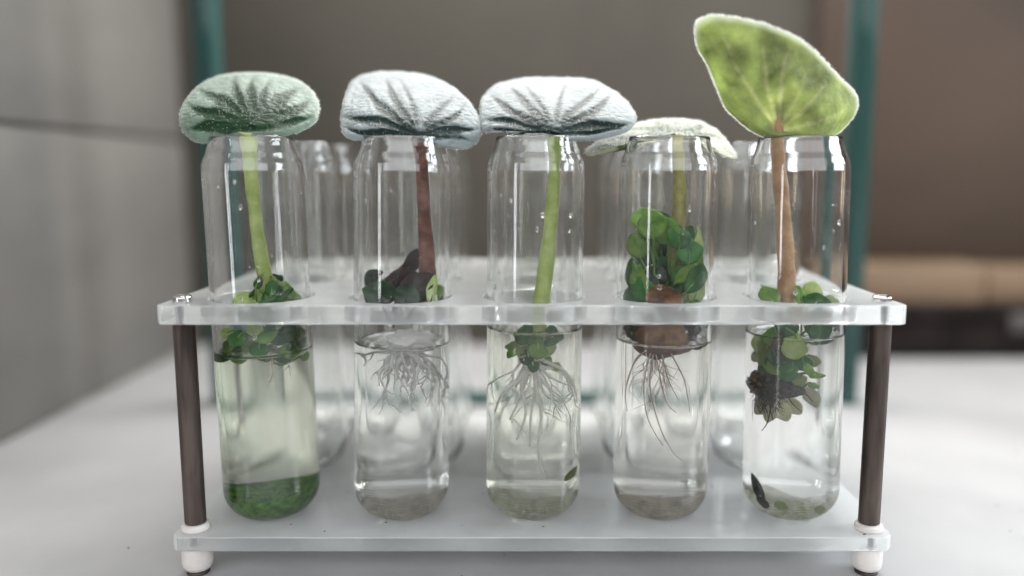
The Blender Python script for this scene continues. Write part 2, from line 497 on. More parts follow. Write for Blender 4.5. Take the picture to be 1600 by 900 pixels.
rack = thing('tube_rack', 'clear acrylic test tube rack with dark metal posts on white table', 'test tube rack', (0, 52, 0))
POSTS = [(-84.0, 5.2), (84.2, 5.2), (-84.0, 98.8), (84.2, 98.8)]
plate('top_plate', TZ0, TZ1, [(x, y, 12.9) for x in HX for y in ROWY] + [(px, py, 1.05) for px, py in POSTS], M_acr, rack)
plate('bottom_plate', BZ0, BZ1, [(px, py, 1.05) for px, py in POSTS], M_acr2, rack, 3.0)
for i, (px, py) in enumerate(POSTS):
    bm = bmesh.new()
    lathe(bm, [(0, 13.2), (2.35, 13.2), (2.6, 13.5), (2.6, TZ0 - 0.35), (2.4, TZ0 - 0.05), (0, TZ0 - 0.05)], px, py, 24)
    po = finish(bm, 'post', M_post, rack)
    bm = bmesh.new()
    lathe(bm, [(0, TZ1 + 0.03), (2.15, TZ1 + 0.03), (2.25, TZ1 + 0.2), (2.25, TZ1 + 1.25), (2.0, TZ1 + 1.6), (1.1, TZ1 + 1.7), (1.1, TZ1 + 0.8), (0, TZ1 + 0.8)], px, py, 36)
    finish(bm, 'screw_head', M_chrome, po)
    bm = bmesh.new(); lathe(bm, [(0, TZ0 - 0.04), (0.8, TZ0 - 0.04), (0.8, TZ1 + 0.02), (0, TZ1 + 0.02)], px, py, 16)
    finish(bm, 'screw_shank', M_shank, po)
    bm = bmesh.new(); lathe(bm, [(0, BZ1 + 0.05), (3.3, BZ1 + 0.05), (3.5, BZ1 + 0.3), (3.4, BZ1 + 1.2), (2.7, BZ1 + 1.65), (0, BZ1 + 1.65)], px, py, 36)
    finish(bm, 'spacer', M_nylon, po)
    bm = bmesh.new(); lathe(bm, [(0, BZ0 - 0.1), (0.75, BZ0 - 0.1), (0.75, BZ1 + 0.02), (0, BZ1 + 0.02)], px, py, 16)
    finish(bm, 'screw_shank', M_shank, po)
    bm = bmesh.new(); lathe(bm, [(0, 0.95), (2.0, 0.95), (3.0, 1.3), (3.55, 2.1), (3.75, 3.2), (3.75, BZ0 - 0.3), (3.6, BZ0 - 0.12), (0, BZ0 - 0.12)], px, py, 40)
    finish(bm, 'foot', M_nylon, po)
    bm = bmesh.new(); lathe(bm, [(0, 0.05), (2.7, 0.05), (2.8, 0.3), (2.5, 0.9), (0, 0.9)], px, py, 28)
    finish(bm, 'foot_pad', M_rubber, po)

# ------------------------------------------------------------------ glass tubes
R = 12.15; WALL = 1.1; H = 96.9
def outer_profile():
    p = [(0, 0.0), (3.0, 0.08)]
    rc = 7.6
    for k in range(1, 13):                         # wide rounded bottom corner
        a = math.radians(-82 + 82 * k / 12)
        p.append((R - rc + rc * math.cos(a), rc + rc * math.sin(a) ))
    p += [(R, 20), (R, 45), (R, 70), (R, 88.6), (R - 0.12, 90.2), (R - 0.55, 91.5), (R - 1.0, 92.4), (R - 1.25, 93.0), (R - 1.75, 94.6), (R - 2.1, 95.8), (R - 2.15, 96.5)]
    return p
def inner_profile():
    p = []
    ri = R - WALL; rc = 6.8
    p = [(R - 2.35, 96.85), (R - 2.75, 96.85), (R - 3.0, 96.4), (R - 3.0, 95.6), (R - 2.7, 94.4), (R - 2.2, 92.8), (R - 1.9, 91.8), (R - 1.35, 90.2), (ri, 88.6), (ri, 70), (ri, 45), (ri, 20)]
    for k in range(12, -1, -1):
        a = math.radians(-84 + 84 * k / 12)
        p.append((ri - rc + rc * math.cos(a), 1.5 + rc + rc * math.sin(a)))
    p.append((0, 1.5))
    return p
bm = bmesh.new(); lathe(bm, outer_profile() + inner_profile(), 0, 0, 72)
tmp = finish(bm, 'glass_tube', M_glass)
tube_me = tmp.data
bpy.data.objects.remove(tmp)

TOPX = [-69.2, -32.0, 1.1, 33.9, 66.3]
BOTX = [-67.9, -34.2, 0.2, 33.5, 67.8]
ORD = ['far left', 'second from left', 'middle', 'second from right', 'far right']
FRONT_LABEL = [
    'front glass tube at far left with green algae settled in its round bottom',
    'front glass tube holding dark leaves on a red brown stem above white roots',
    'front glass tube in the middle with pale green stem and white roots in yellowish water',
    'front glass tube crowded with bright and dark green leaves over a brown bulb',
    'front glass tube at far right holding a black root ball under a tan stem']
TUBES = []
def put_tube(i, row):
    o = bpy.data.objects.new('glass_tube', tube_me)
    COL.objects.link(o)
    if row == 0:
        xb, xt, yb, yt = BOTX[i], TOPX[i], ROWY[0], ROWY[0]
    else:
        rr = random.Random(i * 7 + row * 13)
        xb = HX[i] + rr.uniform(-.4, .4); xt = HX[i] + rr.uniform(-.8, .8); yb = ROWY[row]; yt = ROWY[row] + rr.uniform(-.5, .5)
    ax = (Vector((xt, yt, BZ1 + 90)) - Vector((xb, yb, BZ1 + 0.05))).normalized()
    o.location = Vector((xb, yb, BZ1 + 0.05)) * S
    o.rotation_euler = Vector((0, 0, 1)).rotation_difference(ax).to_euler()
    rown = ['front row', 'second row', 'rear row'][row]
    if row == 0:
        tag(o, FRONT_LABEL[i], 'glass tube', 'glass tubes standing in the rack')
    else:
        behind = ['behind the algae tube at far left', 'behind the tube with the red brown stem', 'behind the middle tube', 'behind the tube crowded with green leaves', 'behind the tube with the black root ball'][i]
        tag(o, 'empty blurred glass tube in the %s, %s' % (rown, behind), 'glass tube', 'glass tubes standing in the rack')
    return o
for i in range(5): TUBES.append(put_tube(i, 0))
for row in (1, 2):
    for i in range(5): put_tube(i, row)

def axis_point(i, z):
    f = (z - BZ1) / 90.0
    return Vector((BOTX[i] + (TOPX[i] - BOTX[i]) * f, ROWY[0], z))

# water bodies: a hair wider than the bore so that water and glass meet without an air gap
WLEV = [54.6, 56.6, 60.4, 57.2, 59.0]
WMAT = [M_waterg, M_water, M_watery, M_waterb, M_water]
WLAB = ['greenish water in the far left tube above the algae layer', 'clear water with white feathery roots in the second tube from left',
        'slightly yellow water in the middle tube around fine white roots', 'faintly brown water below the brown bulb in its tube',
        'clear water below the black root ball in the far right tube']
for i in range(5):
    bm = bmesh.new()
    rw = R - WALL + 0.25; rc = 7.05
    prof = [(0, 1.25)]
    for k in range(0, 13):
        a = math.radians(-84 + 84 * k / 12)
        prof.append((rw - rc + rc * math.cos(a), 1.25 + rc + rc * math.sin(a)))
    zl = WLEV[i] - BZ1
    prof += [(rw, zl - 8), (rw, zl + 0.9), (rw - 0.35, zl + 0.62), (rw - 0.8, zl + 0.25), (rw - 1.5, zl + 0.06), (rw - 3, zl), (0, zl)]
    lathe(bm, prof, 0, 0, 72)
    o = finish(bm, 'water', WMAT[i])
    o.location = TUBES[i].location; o.rotation_euler = TUBES[i].rotation_euler
    tag(o, WLAB[i], 'water')

# ------------------------------------------------------------------ broad leaves
def resample(pts, n):
    q = [Vector((a, b)) for a, b in pts]
    sm = []
    m = len(q)
    for i in range(m):                      # closed Catmull-Rom
        a, b, c, d = q[i - 1], q[i], q[(i + 1) % m], q[(i + 2) % m]
        for k in range(10):
            t = k / 10
            sm.append(0.5 * ((2 * b) + (c - a) * t + (2 * a - 5 * b + 4 * c - d) * t * t + (3 * b - a - 3 * c + d) * t ** 3))
    L = [0]
    for i in range(len(sm)): L.append(L[-1] + (sm[(i + 1) % len(sm)] - sm[i]).length)
    out = []; j = 0
    for k in range(n):
        s = L[-1] * k / n
        while L[j + 1] < s: j += 1
        f = (s - L[j]) / max(1e-9, L[j + 1] - L[j])
        out.append(sm[j].lerp(sm[(j + 1) % len(sm)], f))
    return out

def broad_leaf(parent, outline, base, y0, depth_fn, m, veins, seed, nhair=6000, hlen=0.8, thick=0.8, quilt=0.7, vdark=1.0, flip=False, rimw=0.95, rimhair=900, vt=(0.06, 0.2, 0.72, 0.96), rimfn=None):
    NT, NS = 30, 150
    out = resample(outline, NS)
    base = Vector(base)
    ang = []
    rnd = random.Random(seed)
    bm = bmesh.new()
    lv = bm.verts.layers.float.new('vein'); lr = bm.verts.layers.float.new('rim')
    grid = []
    c = bm.verts.new(P(base.x, base.y, y0)); c[lv] = 0.8 * vdark
    veins_a = veins
    for it in range(1, NT + 1):
        t = it / NT
        ring = []
        for k in range(NS):
            q = base.lerp(out[k], t)
            a = math.degrees(math.atan2(-(out[k].y - base.y), out[k].x - base.x)) % 360
            v = 0
            for (va_, wd, st) in veins_a:
                dd = (a - va_ + 180 + 7 * math.sin(t * 3 + va_) * t) % 360 - 180
                rp = (q - base).length
                wpx = wd * 1.25 * (0.22 + 1.0 * math.sin(math.pi * min(1, t) ** 0.62) ** 1.2) * (1 - 0.35 * t) * (1 + 0.35 * noise.noise(Vector((rp * .06, va_, seed))))
                pd = rp * math.sin(math.radians(dd)) if abs(dd) < 90 else 99
                pd += 5 * t * noise.noise(Vector((rp * .025, va_ * 1.7, seed * 2.2)))
                v = max(v, st * math.exp(-(pd / max(wpx, 0.8)) ** 2))
            vv = v * ss(vt[0], vt[1], t) * (1 - ss(vt[2], vt[3], t))
            d = depth_fn(q.x, q.y, t, a)
            nn = noise.noise(Vector((q.x * 0.03, q.y * 0.03, seed))) * 1.2
            p = P(q.x, q.y, y0 + d + nn * t + quilt * (v - 0.4) * math.sin(math.pi * min(1, t * 0.95)) * (1 if not flip else -1))
            wv = noise.noise(Vector((k * 0.35, seed * 3.1, 0))) * 0.5 * ss(0.9, 1, t)
            p.z += wv * 0.6
            vert = bm.verts.new(p)
            vert[lv] = min(1, 1.25 * vv * vdark + 0.7 * vdark * (1 - ss(0.0, 0.16, t)))
            vert[lr] = ss(rimw, 1.0, t) if rimfn is None else rimfn(q.x, q.y, t)
            ring.append(vert)
        grid.append(ring)
    for k in range(NS):
        bm.faces.new((c, grid[0][k], grid[0][(k + 1) % NS]))
    for a, b in zip(grid, grid[1:]):
        for k in range(NS):
            bm.faces.new((a[k], b[k], b[(k + 1) % NS], a[(k + 1) % NS]))
    bmesh.ops.recalc_face_normals(bm, faces=bm.faces)
    bm.normal_update()
    # make normals look at the camera
    s_ = sum((f.normal.dot(CAM - f.calc_center_median()) > 0) * 2 - 1 for f in bm.faces)
    if s_ < 0:
        bmesh.ops.reverse_faces(bm, faces=bm.faces); bm.normal_update()
    # hairs
    hb = bmesh.new()
    fl = [f for f in bm.faces if len(f.verts) == 4]
    wts = [f.calc_area() for f in fl]
    for f in rnd.choices(fl, wts, k=nhair):
        vs = f.verts
        u, v = rnd.random(), rnd.random()
        p = vs[0].co.lerp(vs[1].co, u).lerp(vs[3].co.lerp(vs[2].co, u), v)
        n = f.normal + Vector((rnd.uniform(-1, 1), rnd.uniform(-1, 1), rnd.uniform(-.6, 1))) * 0.55
        hair(hb, p, n.normalized(), hlen * rnd.uniform(0.5, 1.1), 0.035, rnd)
    ring = grid[-1]
    for _ in range(rimhair):
        k = rnd.randrange(NS)
        p = ring[k].co.lerp(ring[(k + 1) % NS].co, rnd.random())
        o = (ring[k].co - grid[-4][k].co).normalized()
        n = o + Vector((rnd.uniform(-1, 1), rnd.uniform(-1, 1), rnd.uniform(-1, 1))) * 0.6
        hair(hb, p + Vector((0, rnd.uniform(0, thick), 0)), n.normalized(), hlen * rnd.uniform(0.5, 1.3), 0.04, rnd)
    lo = finish(bm, 'leaf_blade', m, parent)
    sm = lo.modifiers.new('thickness', 'SOLIDIFY'); sm.thickness = thick * S; sm.offset = -1
    ho = finish(hb, 'leaf_hairs', M_hair, lo, smooth=False)
    ho['kind'] = 'stuff'
    return lo

def hair(hb, p, n, ln, wd, rnd):
    a = n.cross(Vector((rnd.uniform(-1, 1), rnd.uniform(-1, 1), rnd.uniform(-1, 1))))
    if a.length < 1e-3: return
    a = a.normalized() * wd
    v = [hb.verts.new(p - a), hb.verts.new(p + a), hb.verts.new(p + n * ln)]
    hb.faces.new(v)

def stem(parent, pix, widths, y0s, m, hairy=0, name='stem', seed=1):
    """pix: photograph points, widths in px"""
    pts = [P(a, b, y) for (a, b), y in zip(pix, y0s)]
    n = 8
    path = smooth_path(pts, n)
    rad = []
    for i in range(len(path)):
        f = i / (len(path) - 1) * (len(widths) - 1)
        j = min(int(f), len(widths) - 2)
        r = (widths[j] + (widths[j + 1] - widths[j]) * (f - j)) * 0.5 * 0.1605
        rad.append(r * (1 + 0.13 * noise.noise(Vector((i * 0.35, seed * 1.37 + .5, 0)))))
    bm = bmesh.new(); tube(bm, path, rad, 18)
    o = finish(bm, name, m, parent)
    if hairy:
        rnd = random.Random(seed)
        hb = bmesh.new()
        for _ in range(hairy):
            i = rnd.randrange(len(path) - 1)
            t = (path[i + 1] - path[i]).normalized()
            a = rnd.uniform(0, 2 * math.pi)
            d = t.orthogonal().normalized()
            d = Matrix.Rotation(a, 3, t) @ d
            p = path[i].lerp(path[i + 1], rnd.random()) + d * rad[i] * 0.97
            hair(hb, p, (d + Vector((0, 0, rnd.uniform(-.3, .3)))).normalized(), rnd.uniform(0.4, 0.9), 0.035, rnd)
        ho = finish(hb, 'stem_hairs', M_hair, o, smooth=False); ho['kind'] = 'stuff'
    return o

def clampr(i, p, rmax):
    a = axis_point(i, p.z)
    d = Vector((p.x - a.x, p.y - a.y))
    if d.length > rmax:
        d = d.normalized() * rmax
        return Vector((a.x + d.x, a.y + d.y, p.z))
    return p

def small_leaf(parent, c, ln, wd, facing, up, m, cup=0.25, seed=0, name='leaf', thick=0.2):
    """a small cupped oval leaf centred on c; facing = normal, up = direction of its length"""
    n = Vector(facing).normalized(); u = Vector(up); u = (u - n * u.dot(n)).normalized(); s = u.cross(n)
    NR, NA = 5, 20
    bm = bmesh.new()
    rnd = random.Random(seed)
    ph = rnd.uniform(0, 6)
    tw = rnd.uniform(-.25, .25); fold = rnd.uniform(0.05, 0.35)
    def pt(r, a):
        ca, sa = math.cos(a), math.sin(a)
        x = ca * r * wd / 2 * (1 - 0.28 * max(0, sa) ** 2 + 0.05 * math.sin(5 * a + ph))
        y = sa * r * ln / 2 * (1.0 + 0.12 * max(0, sa) ** 6)
        z = -cup * 0.7 * (y * y / (ln / 2)) + fold * abs(x) - cup * 0.5 * x * x / (wd / 2) + tw * x * y / ln * 2 + 0.045 * wd * math.sin(4 * a + ph) * r * r
        q = c + s * x + u * y + n * z
        return clampr(ti, q, 10.6 - 0.03 * abs(z)) if q.z < 102 else q
    ti = min(range(5), key=lambda k: abs(HX[k] - c.x))
    c0 = bm.verts.new(pt(0, 0)); rings = []
    for i in range(1, NR + 1):
        rings.append([bm.verts.new(pt(i / NR, 2 * math.pi * k / NA)) for k in range(NA)])
    for k in range(NA): bm.faces.new((c0, rings[0][k], rings[0][(k + 1) % NA]))
    for a, b in zip(rings, rings[1:]):
        for k in range(NA): bm.faces.new((a[k], b[k], b[(k + 1) % NA], a[(k + 1) % NA]))
    o = finish(bm, name, m, parent)
    md = o.modifiers.new('thickness', 'SOLIDIFY'); md.thickness = thick * S; md.offset = 0
    return o

def blob(parent, c, rx, ry, rz, m, name, amp=0.15, freq=0.4, seed=0, sub=4):
    bm = bmesh.new(); bmesh.ops.create_icosphere(bm, subdivisions=sub, radius=1)
    for v in bm.verts:
        d = 1 + amp * noise.fractal(v.co * (1 / freq) * 0.8 + Vector((seed * 3.3, 0, 0)), 1.0, 2.0, 3)
        v.co = Vector((v.co.x * rx * d, v.co.y * ry * d, v.co.z * rz * d)) + c
    return finish(bm, name, m, parent)

def root_system(parent, i, start, n, length, spread, rad, m, seed, branch=3, wob=0.5, down=1.0, name='roots'):
    rnd = random.Random(seed)
    bm = bmesh.new()
    for r in range(n):
        p = start + Vector((rnd.uniform(-1, 1), rnd.uniform(-1, 1), rnd.uniform(-.4, .2))) * 1.6
        a = rnd.uniform(0, 2 * math.pi)
        d = Vector((math.cos(a) * spread, math.sin(a) * spread * 0.8, -down * rnd.uniform(0.4, 1.0))).normalized()
        L = length * rnd.uniform(0.35, 1.0)
        steps = 16
        pts = [p.copy()]
        for s in range(steps):
            d = (d + Vector((rnd.uniform(-1, 1), rnd.uniform(-1, 1), rnd.uniform(-1, 0.4))) * wob * 0.35 + Vector((0, 0, -0.05 * down))).normalized()
            p = clampr(i, p + d * (L / steps), 10.3)
            pts.append(p.copy())
            if s > 2 and rnd.random() < branch / steps:
                bd = (d + Vector((rnd.uniform(-1, 1), rnd.uniform(-1, 1), rnd.uniform(-.8, .2)))).normalized()
                bp = [p.copy()]; pp = p.copy()
                for _ in range(7):
                    bd = (bd + Vector((rnd.uniform(-1, 1), rnd.uniform(-1, 1), rnd.uniform(-1, .6))) * 0.25).normalized()
                    pp = clampr(i, pp + bd * L / steps * 0.7, 10.4); bp.append(pp.copy())
                tube(bm, bp, [rad * 0.5 * (1 - q / 8) + 0.02 for q in range(8)], 5)
        tube(bm, pts, [rad * (1 - 0.75 * q / steps) for q in range(steps + 1)], 6)
    o = finish(bm, name, m, parent)
    o['kind'] = 'stuff'
    return o

def path_root(bm, i, pix, ys, r0, r1):
    pts = smooth_path([clampr(i, P(a, b, y), 10.3) for (a, b), y in zip(pix, ys)], 8)
    n = len(pts)
    tube(bm, pts, [r0 + (r1 - r0) * k / (n - 1) for k in range(n)], 7)

V = Vector
# ---- plant 1: far left
p1 = thing('plant_cutting', 'leaf cutting with rounded mid green striped leaf on a pale stem in the algae tube', 'plant', axis_point(0, WLEV[0]), 'hairy leaf cuttings rooted in the tubes')
O1 = [(392, 212), (350, 219), (312, 224), (288, 208), (280, 186), (288, 158), (312, 132), (345, 117), (392, 113), (440, 117), (475, 130), (497, 156), (497, 182), (478, 202), (440, 212)]
broad_leaf(p1, O1, (394, 196), 11, lambda x, y, t, a: 34 * max(0, (214 - y) / 100.0) ** 1.8 - 0.02 * (214 - y) + 5 * (abs(x - 392) / 110) ** 2, M_leafA,
           [(2, 10, 1), (20, 9, 1.2), (42, 10, 1), (66, 8, .6), (92, 10, .9), (118, 9, 1), (140, 11, 1.2), (160, 10, 1.2), (178, 10, 1)], 1, quilt=1.2, nhair=600, hlen=.55, thick=.45, vt=(0.0, .1, .6, .98))
stem(p1, [(388, 205), (390, 250), (398, 330), (408, 400), (418, 452)], [30, 21, 19, 22, 25], [12.5, 14, 15.5, 16.5, 16], M_stemG, 120, seed=1)
rnd = random.Random(11)
for k in range(15):
    a = rnd.uniform(0, 6.28); rr = rnd.uniform(1, 6)
    c = V((axis_point(0, 72).x + 3.5 + rr * math.cos(a) * 0.9, 14 + rr * math.sin(a), rnd.uniform(67.5, 74.0)))
    small_leaf(p1, clampr(0, c, 9), rnd.uniform(3.2, 5.2), rnd.uniform(2.6, 4.2), (math.cos(a), math.sin(a) - .6, rnd.uniform(.2, 1)), (math.cos(a) * .4, 0.2, 1), rnd.choice([M_g1, M_g2, M_g2]), 0.3, k)
for k, (px, py, w_, m_) in enumerate([(430, 470, 70, M_g2), (395, 467, 66, M_g4), (455, 466, 40, M_g1), (440, 520, 46, M_g2), (365, 548, 34, M_g2), (405, 545, 30, M_g2), (466, 535, 34, M_g2), (415, 520, 40, M_g1), (385, 556, 20, M_g1), (485, 545, 16, M_g2), (352, 540, 26, M_g1), (372, 528, 30, M_g2), (388, 540, 24, M_g1), (422, 548, 26, M_g2), (452, 548, 28, M_g1), (474, 520, 26, M_g1), (350, 520, 22, M_g4), (480, 556, 18, M_g1), (400, 512, 30, M_g4), (440, 555, 26, M_g2), (428, 500, 40, M_g2), (455, 505, 36, M_g1)]):
    c = clampr(0, P(px, py, 9 + (k * 5) % 11), 8.6)
    small_leaf(p1, c, w_ * .15, w_ * .16, (rnd.uniform(-.3, .3), -0.8 if py > 480 else -0.3, .7), (0, .3, 1), m_, 0.15, k + 40)
root_system(p1, 0, axis_point(0, 55) + V((2, 0, 1)), 6, 9, 1.2, 0.18, M_rootb, 5, 2)

# ---- plant 2
p2 = thing('plant_cutting', 'leaf cutting with silvery leaf and dark left veins on a red brown stem', 'plant', axis_point(1, WLEV[1]), 'hairy leaf cuttings rooted in the tubes')
O2 = [(655, 221), (600, 219), (555, 219), (536, 208), (533, 178), (540, 145), (556, 121), (595, 112), (650, 114), (695, 128), (730, 155), (751, 188), (750, 215), (730, 232), (695, 230)]
broad_leaf(p2, O2, (655, 213), 11, lambda x, y, t, a: 34 * max(0, (222 - y) / 105.0) ** 1.8 + 4 * (abs(x - 645) / 110) ** 2, M_leafB,
           [(356, 4, .4), (12, 6, .8), (32, 6, .6), (56, 6, .4), (102, 5, .35), (124, 6, .55), (143, 7, .8), (159, 7, 1.1), (173, 6.5, 1.1), (185, 4, .8)], 2, quilt=1.3, nhair=900, hlen=.6, thick=.45, vt=(0.0, 0.25, 0.7, 1.02))
stem(p2, [(655, 222), (659, 260), (663, 340), (667, 400), (668, 445)], [24, 18, 20, 25, 29], [12, 14, 15.5, 16, 16], M_stemR, 160, seed=2)
small_leaf(p2, P(594, 458, 9), 6.2, 9.6, (-.2, -1, .35), (0, .2, 1), M_g3, .12, 1)
small_leaf(p2, P(645, 452, 12), 8.5, 8.0, (.2, -1, .1), (0, .2, 1), M_dk, .2, 2)
small_leaf(p2, P(622, 432, 16), 5.2, 8.6, (-.3, -.7, .8), (-.8, .2, .4), M_dk, .2, 3)
small_leaf(p2, P(645, 408, 18), 6.6, 4.2, (.4, -.9, .1), (.5, 0, .9), M_dk, .2, 4)
small_leaf(p2, P(580, 436, 17), 6.5, 5.0, (-.5, -.8, .3), (.8, 0, .4), M_g3, .2, 5)
small_leaf(p2, P(675, 452, 9.5), 6.8, 3.2, (.3, -1, .2), (.25, 0, 1), M_g4, .25, 6)
small_leaf(p2, P(689, 459, 13), 4.5, 3.2, (.6, -1, .2), (-.3, 0, 1), M_g1, .25, 7)
small_leaf(p2, P(610, 445, 18), 7, 9, (0, -.6, .8), (0, .2, 1), M_g3, .1, 8)
small_leaf(p2, P(636, 462, 7.5), 5.5, 7.0, (.1, -1, .3), (.3, .2, 1), M_g3, .15, 12)
small_leaf(p2, P(660, 440, 10), 6.0, 5.0, (.3, -1, .5), (.6, .2, .8), M_dk, .15, 13)
blob(p2, P(650, 455, 16), 4.5, 4, 4, M_dk, 'crown', 0.2, .5, 3, 3)
bm = bmesh.new()
path_root(bm, 1, [(655, 450), (650, 500), (645, 540)], [16, 16, 16], 1.0, .6)
finish(bm, 'root_stock', M_rootw, p2)
blob(p2, P(640, 530, 15), 5.6, 4.0, 2.4, M_rootw, 'root_crown', 0.35, .4, 9, 4)
root_system(p2, 1, axis_point(1, 55.6) + V((1.2, -1, 0)), 20, 18, 2.2, 0.46, M_rootw, 21, 6, 1.7, 0.5)

# ---- plant 3
p3 = thing('plant_cutting', 'leaf cutting with broad white silver leaf on a pale green stem, middle of the row', 'plant', axis_point(2, WLEV[2]), 'hairy leaf cuttings rooted in the tubes')
O3 = [(866, 214), (830, 208), (785, 208), (756, 205), (750, 180), (754, 152), (775, 132), (815, 122), (870, 121), (925, 125), (965, 145), (988, 168), (994, 188), (975, 208), (935, 218), (895, 220)]
broad_leaf(p3, O3, (866, 207), 10, lambda x, y, t, a: 32 * max(0, (218 - y) / 95.0) ** 1.8 + 4 * (abs(x - 870) / 110) ** 2, M_leafB,
           [(1, 4, .9), (12, 6.5, 1.1), (27, 6.5, .8), (50, 6, .5), (80, 5, .35), (115, 5, .4), (138, 6, .6), (156, 7, .9), (170, 6.5, 1.1), (182, 4, .9)], 3, quilt=1.3, nhair=900, hlen=.6, thick=.45, vt=(0.0, 0.25, 0.7, 1.02))
stem(p3, [(866, 210), (866, 260), (862, 330), (855, 400), (846, 470), (838, 520)], [25, 17, 20, 24, 28, 28], [12, 14, 15, 15.5, 15, 15], M_stemG, 260, seed=3)
rnd = random.Random(31)
for k, (px, py, l_, w_, m_, up_) in enumerate([(820, 520, 30, 46, M_g2, (-.8, 0, .3)), (870, 524, 30, 44, M_g2, (.8, 0, -.3)), (815, 540, 34, 30, M_g4, (-.7, 0, .2)), (845, 545, 34, 34, M_g1, (.2, 0, .8)),
        (830, 555, 28, 36, M_g2, (.7, 0, .2)), (855, 562, 28, 22, M_g1, (0, 0, 1)), (862, 545, 26, 24, M_g4, (.5, 0, .6)), (872, 570, 16, 20, M_g4, (.8, 0, -.2)), (800, 550, 22, 18, M_g1, (-.5, 0, -.5)), (840, 528, 30, 30, M_g1, (.1, 0, 1)), (850, 510, 20, 30, M_g1, (.4, 0, 1)), (838, 570, 20, 20, M_g2, (.1, 0, -1))]):
    c = clampr(2, P(834 + (px - 838) * 0.8, py, 9.5 + (k * 3) % 8), 8)
    small_leaf(p3, c, l_ * .14, w_ * .13, (rnd.uniform(-.5, .5), -.8, .6), up_, m_, .3, k + 60)
bm = bmesh.new()
for pix in ([(830, 565), (822, 590), (812, 620), (800, 650)], [(835, 565), (836, 600), (830, 640), (828, 690)], [(840, 565), (860, 585), (885, 598)], [(838, 568), (850, 610), (878, 625)],
            [(828, 570), (805, 595), (785, 615), (778, 640)], [(850, 560), (880, 575), (895, 600), (898, 625)], [(832, 570), (845, 640), (840, 700), (850, 740)], [(842, 568), (870, 575), (888, 585), (896, 610)], [(826, 575), (815, 600), (822, 640), (810, 680)]):
    path_root(bm, 2, [(834 + (a - 834) * .78, b) for a, b in pix], [13 + (j * 1.5) for j in range(len(pix))], .45, .16)
o = finish(bm, 'roots', M_rootw, p3); o['kind'] = 'stuff'
root_system(p3, 2, axis_point(2, 54) + V((-1, -1, 0)), 14, 24, 0.9, 0.28, M_rootw, 33, 5, 1.1, 0.9, 'fine_roots')
small_leaf(p3, clampr(2, P(888, 738, 12), 9.5), 5, 2.0, (.5, -1, .2), (1, 0, .7), M_g4, .2, 90, 'fallen_leaf')

# ---- plant 4
p4 = thing('plant_cutting', 'leaf cutting with low cream leaf and many small green leaves above a brown bulb', 'plant', axis_point(3, WLEV[3]), 'hairy leaf cuttings rooted in the tubes')
O4 = [(1058, 218), (1010, 224), (960, 232), (925, 240), (915, 235), (945, 215), (985, 197), (1020, 187), (1060, 185), (1095, 190), (1122, 205), (1142, 228), (1150, 246), (1125, 240), (1100, 228)]
broad_leaf(p4, O4, (1058, 212), 24, lambda x, y, t, a: 16 * ((218 - y) / 33.0) * 0.8 + (5 if x > 1058 else 2) * (abs(x - 1055) / 90) ** 2, M_leafD,
           [(5, 5, .6), (20, 8, .5), (45, 8, .3), (90, 10, .3), (140, 9, .4), (165, 5, .7), (188, 7, 1.0), (194, 8, 1.0)], 4, quilt=0.5, nhair=5000, rimhair=1400, vt=(.1, .3, .8, 1))
stem(p4, [(1058, 216), (1060, 250), (1062, 300), (1060, 350), (1052, 420), (1045, 470)], [17, 19, 20, 22, 26, 30], [24, 20, 17, 16, 16, 16], M_stemO, 40, seed=4)
rnd = random.Random(44)
LV = [(1020, 350, 46, 48, M_g1), (1010, 372, 50, 46, M_g1), (1045, 385, 60, 54, M_g2), (1000, 400, 50, 40, M_g2), (985, 430, 58, 36, M_g2), (975, 445, 50, 30, M_g1), (1000, 452, 44, 40, M_g2),
      (1075, 390, 50, 46, M_g2), (1090, 400, 56, 36, M_g1), (1085, 425, 40, 60, M_g2), (1070, 435, 44, 50, M_g2), (1105, 435, 60, 30, M_g2), (1095, 455, 40, 34, M_g4), (1075, 460, 40, 30, M_g4),
      (1055, 410, 44, 44, M_g2), (1030, 405, 50, 50, M_g2), (1025, 430, 40, 40, M_g3), (1060, 370, 40, 40, M_g2), (1040, 360, 44, 44, M_g1), (1005, 340, 34, 40, M_g1), (1100, 375, 46, 26, M_g4), (1085, 365, 30, 30, M_g2),
      (990, 385, 40, 34, M_g1), (968, 425, 44, 18, M_g1), (1110, 460, 40, 22, M_g1), (990, 462, 34, 34, M_g2), (1030, 345, 30, 40, M_g2), (1058, 450, 36, 34, M_g1)]
for k, (px, py, l_, w_, m_) in enumerate(LV):
    yy = [10, 14, 18, 22, 12, 8.5][k % 6]
    c = clampr(3, P(px, py, yy), 8.6)
    ax = axis_point(3, c.z)
    nx = (c.x - ax.x) / 10
    small_leaf(p4, c, l_ * .155, w_ * .155, (nx * .9 + rnd.uniform(-.3, .3), -1, rnd.uniform(-.1, .7)), (nx * .8 + rnd.uniform(-.4, .4), .2, 1), m_, .3, k + 100)
for k in range(20):
    a = rnd.uniform(0, 6.283); rr = rnd.uniform(2, 8); z = rnd.uniform(71, 86)
    c = axis_point(3, z) + V((rr * math.cos(a), rr * math.sin(a), 0))
    small_leaf(p4, c, rnd.uniform(3.5, 7.5), rnd.uniform(2.6, 5.0), (math.cos(a) + rnd.uniform(-.4, .4), -0.9, rnd.uniform(-.3, .9)), (math.cos(a) + rnd.uniform(-.5, .5), rnd.uniform(-.3, .3), .7), rnd.choice([M_g2, M_g2, M_g3, M_g1]), .35, 500 + k)
small_leaf(p4, P(1036, 465, 6.2), 6.4, 9.4, (.1, -1, .35), (0, 0.2, 1), M_br, .2, 140, 'dead_leaf')
bl = blob(p4, P(1034, 524, 15), 6.6, 6.0, 5.0, M_br, 'bulb', .18, .6, 4)
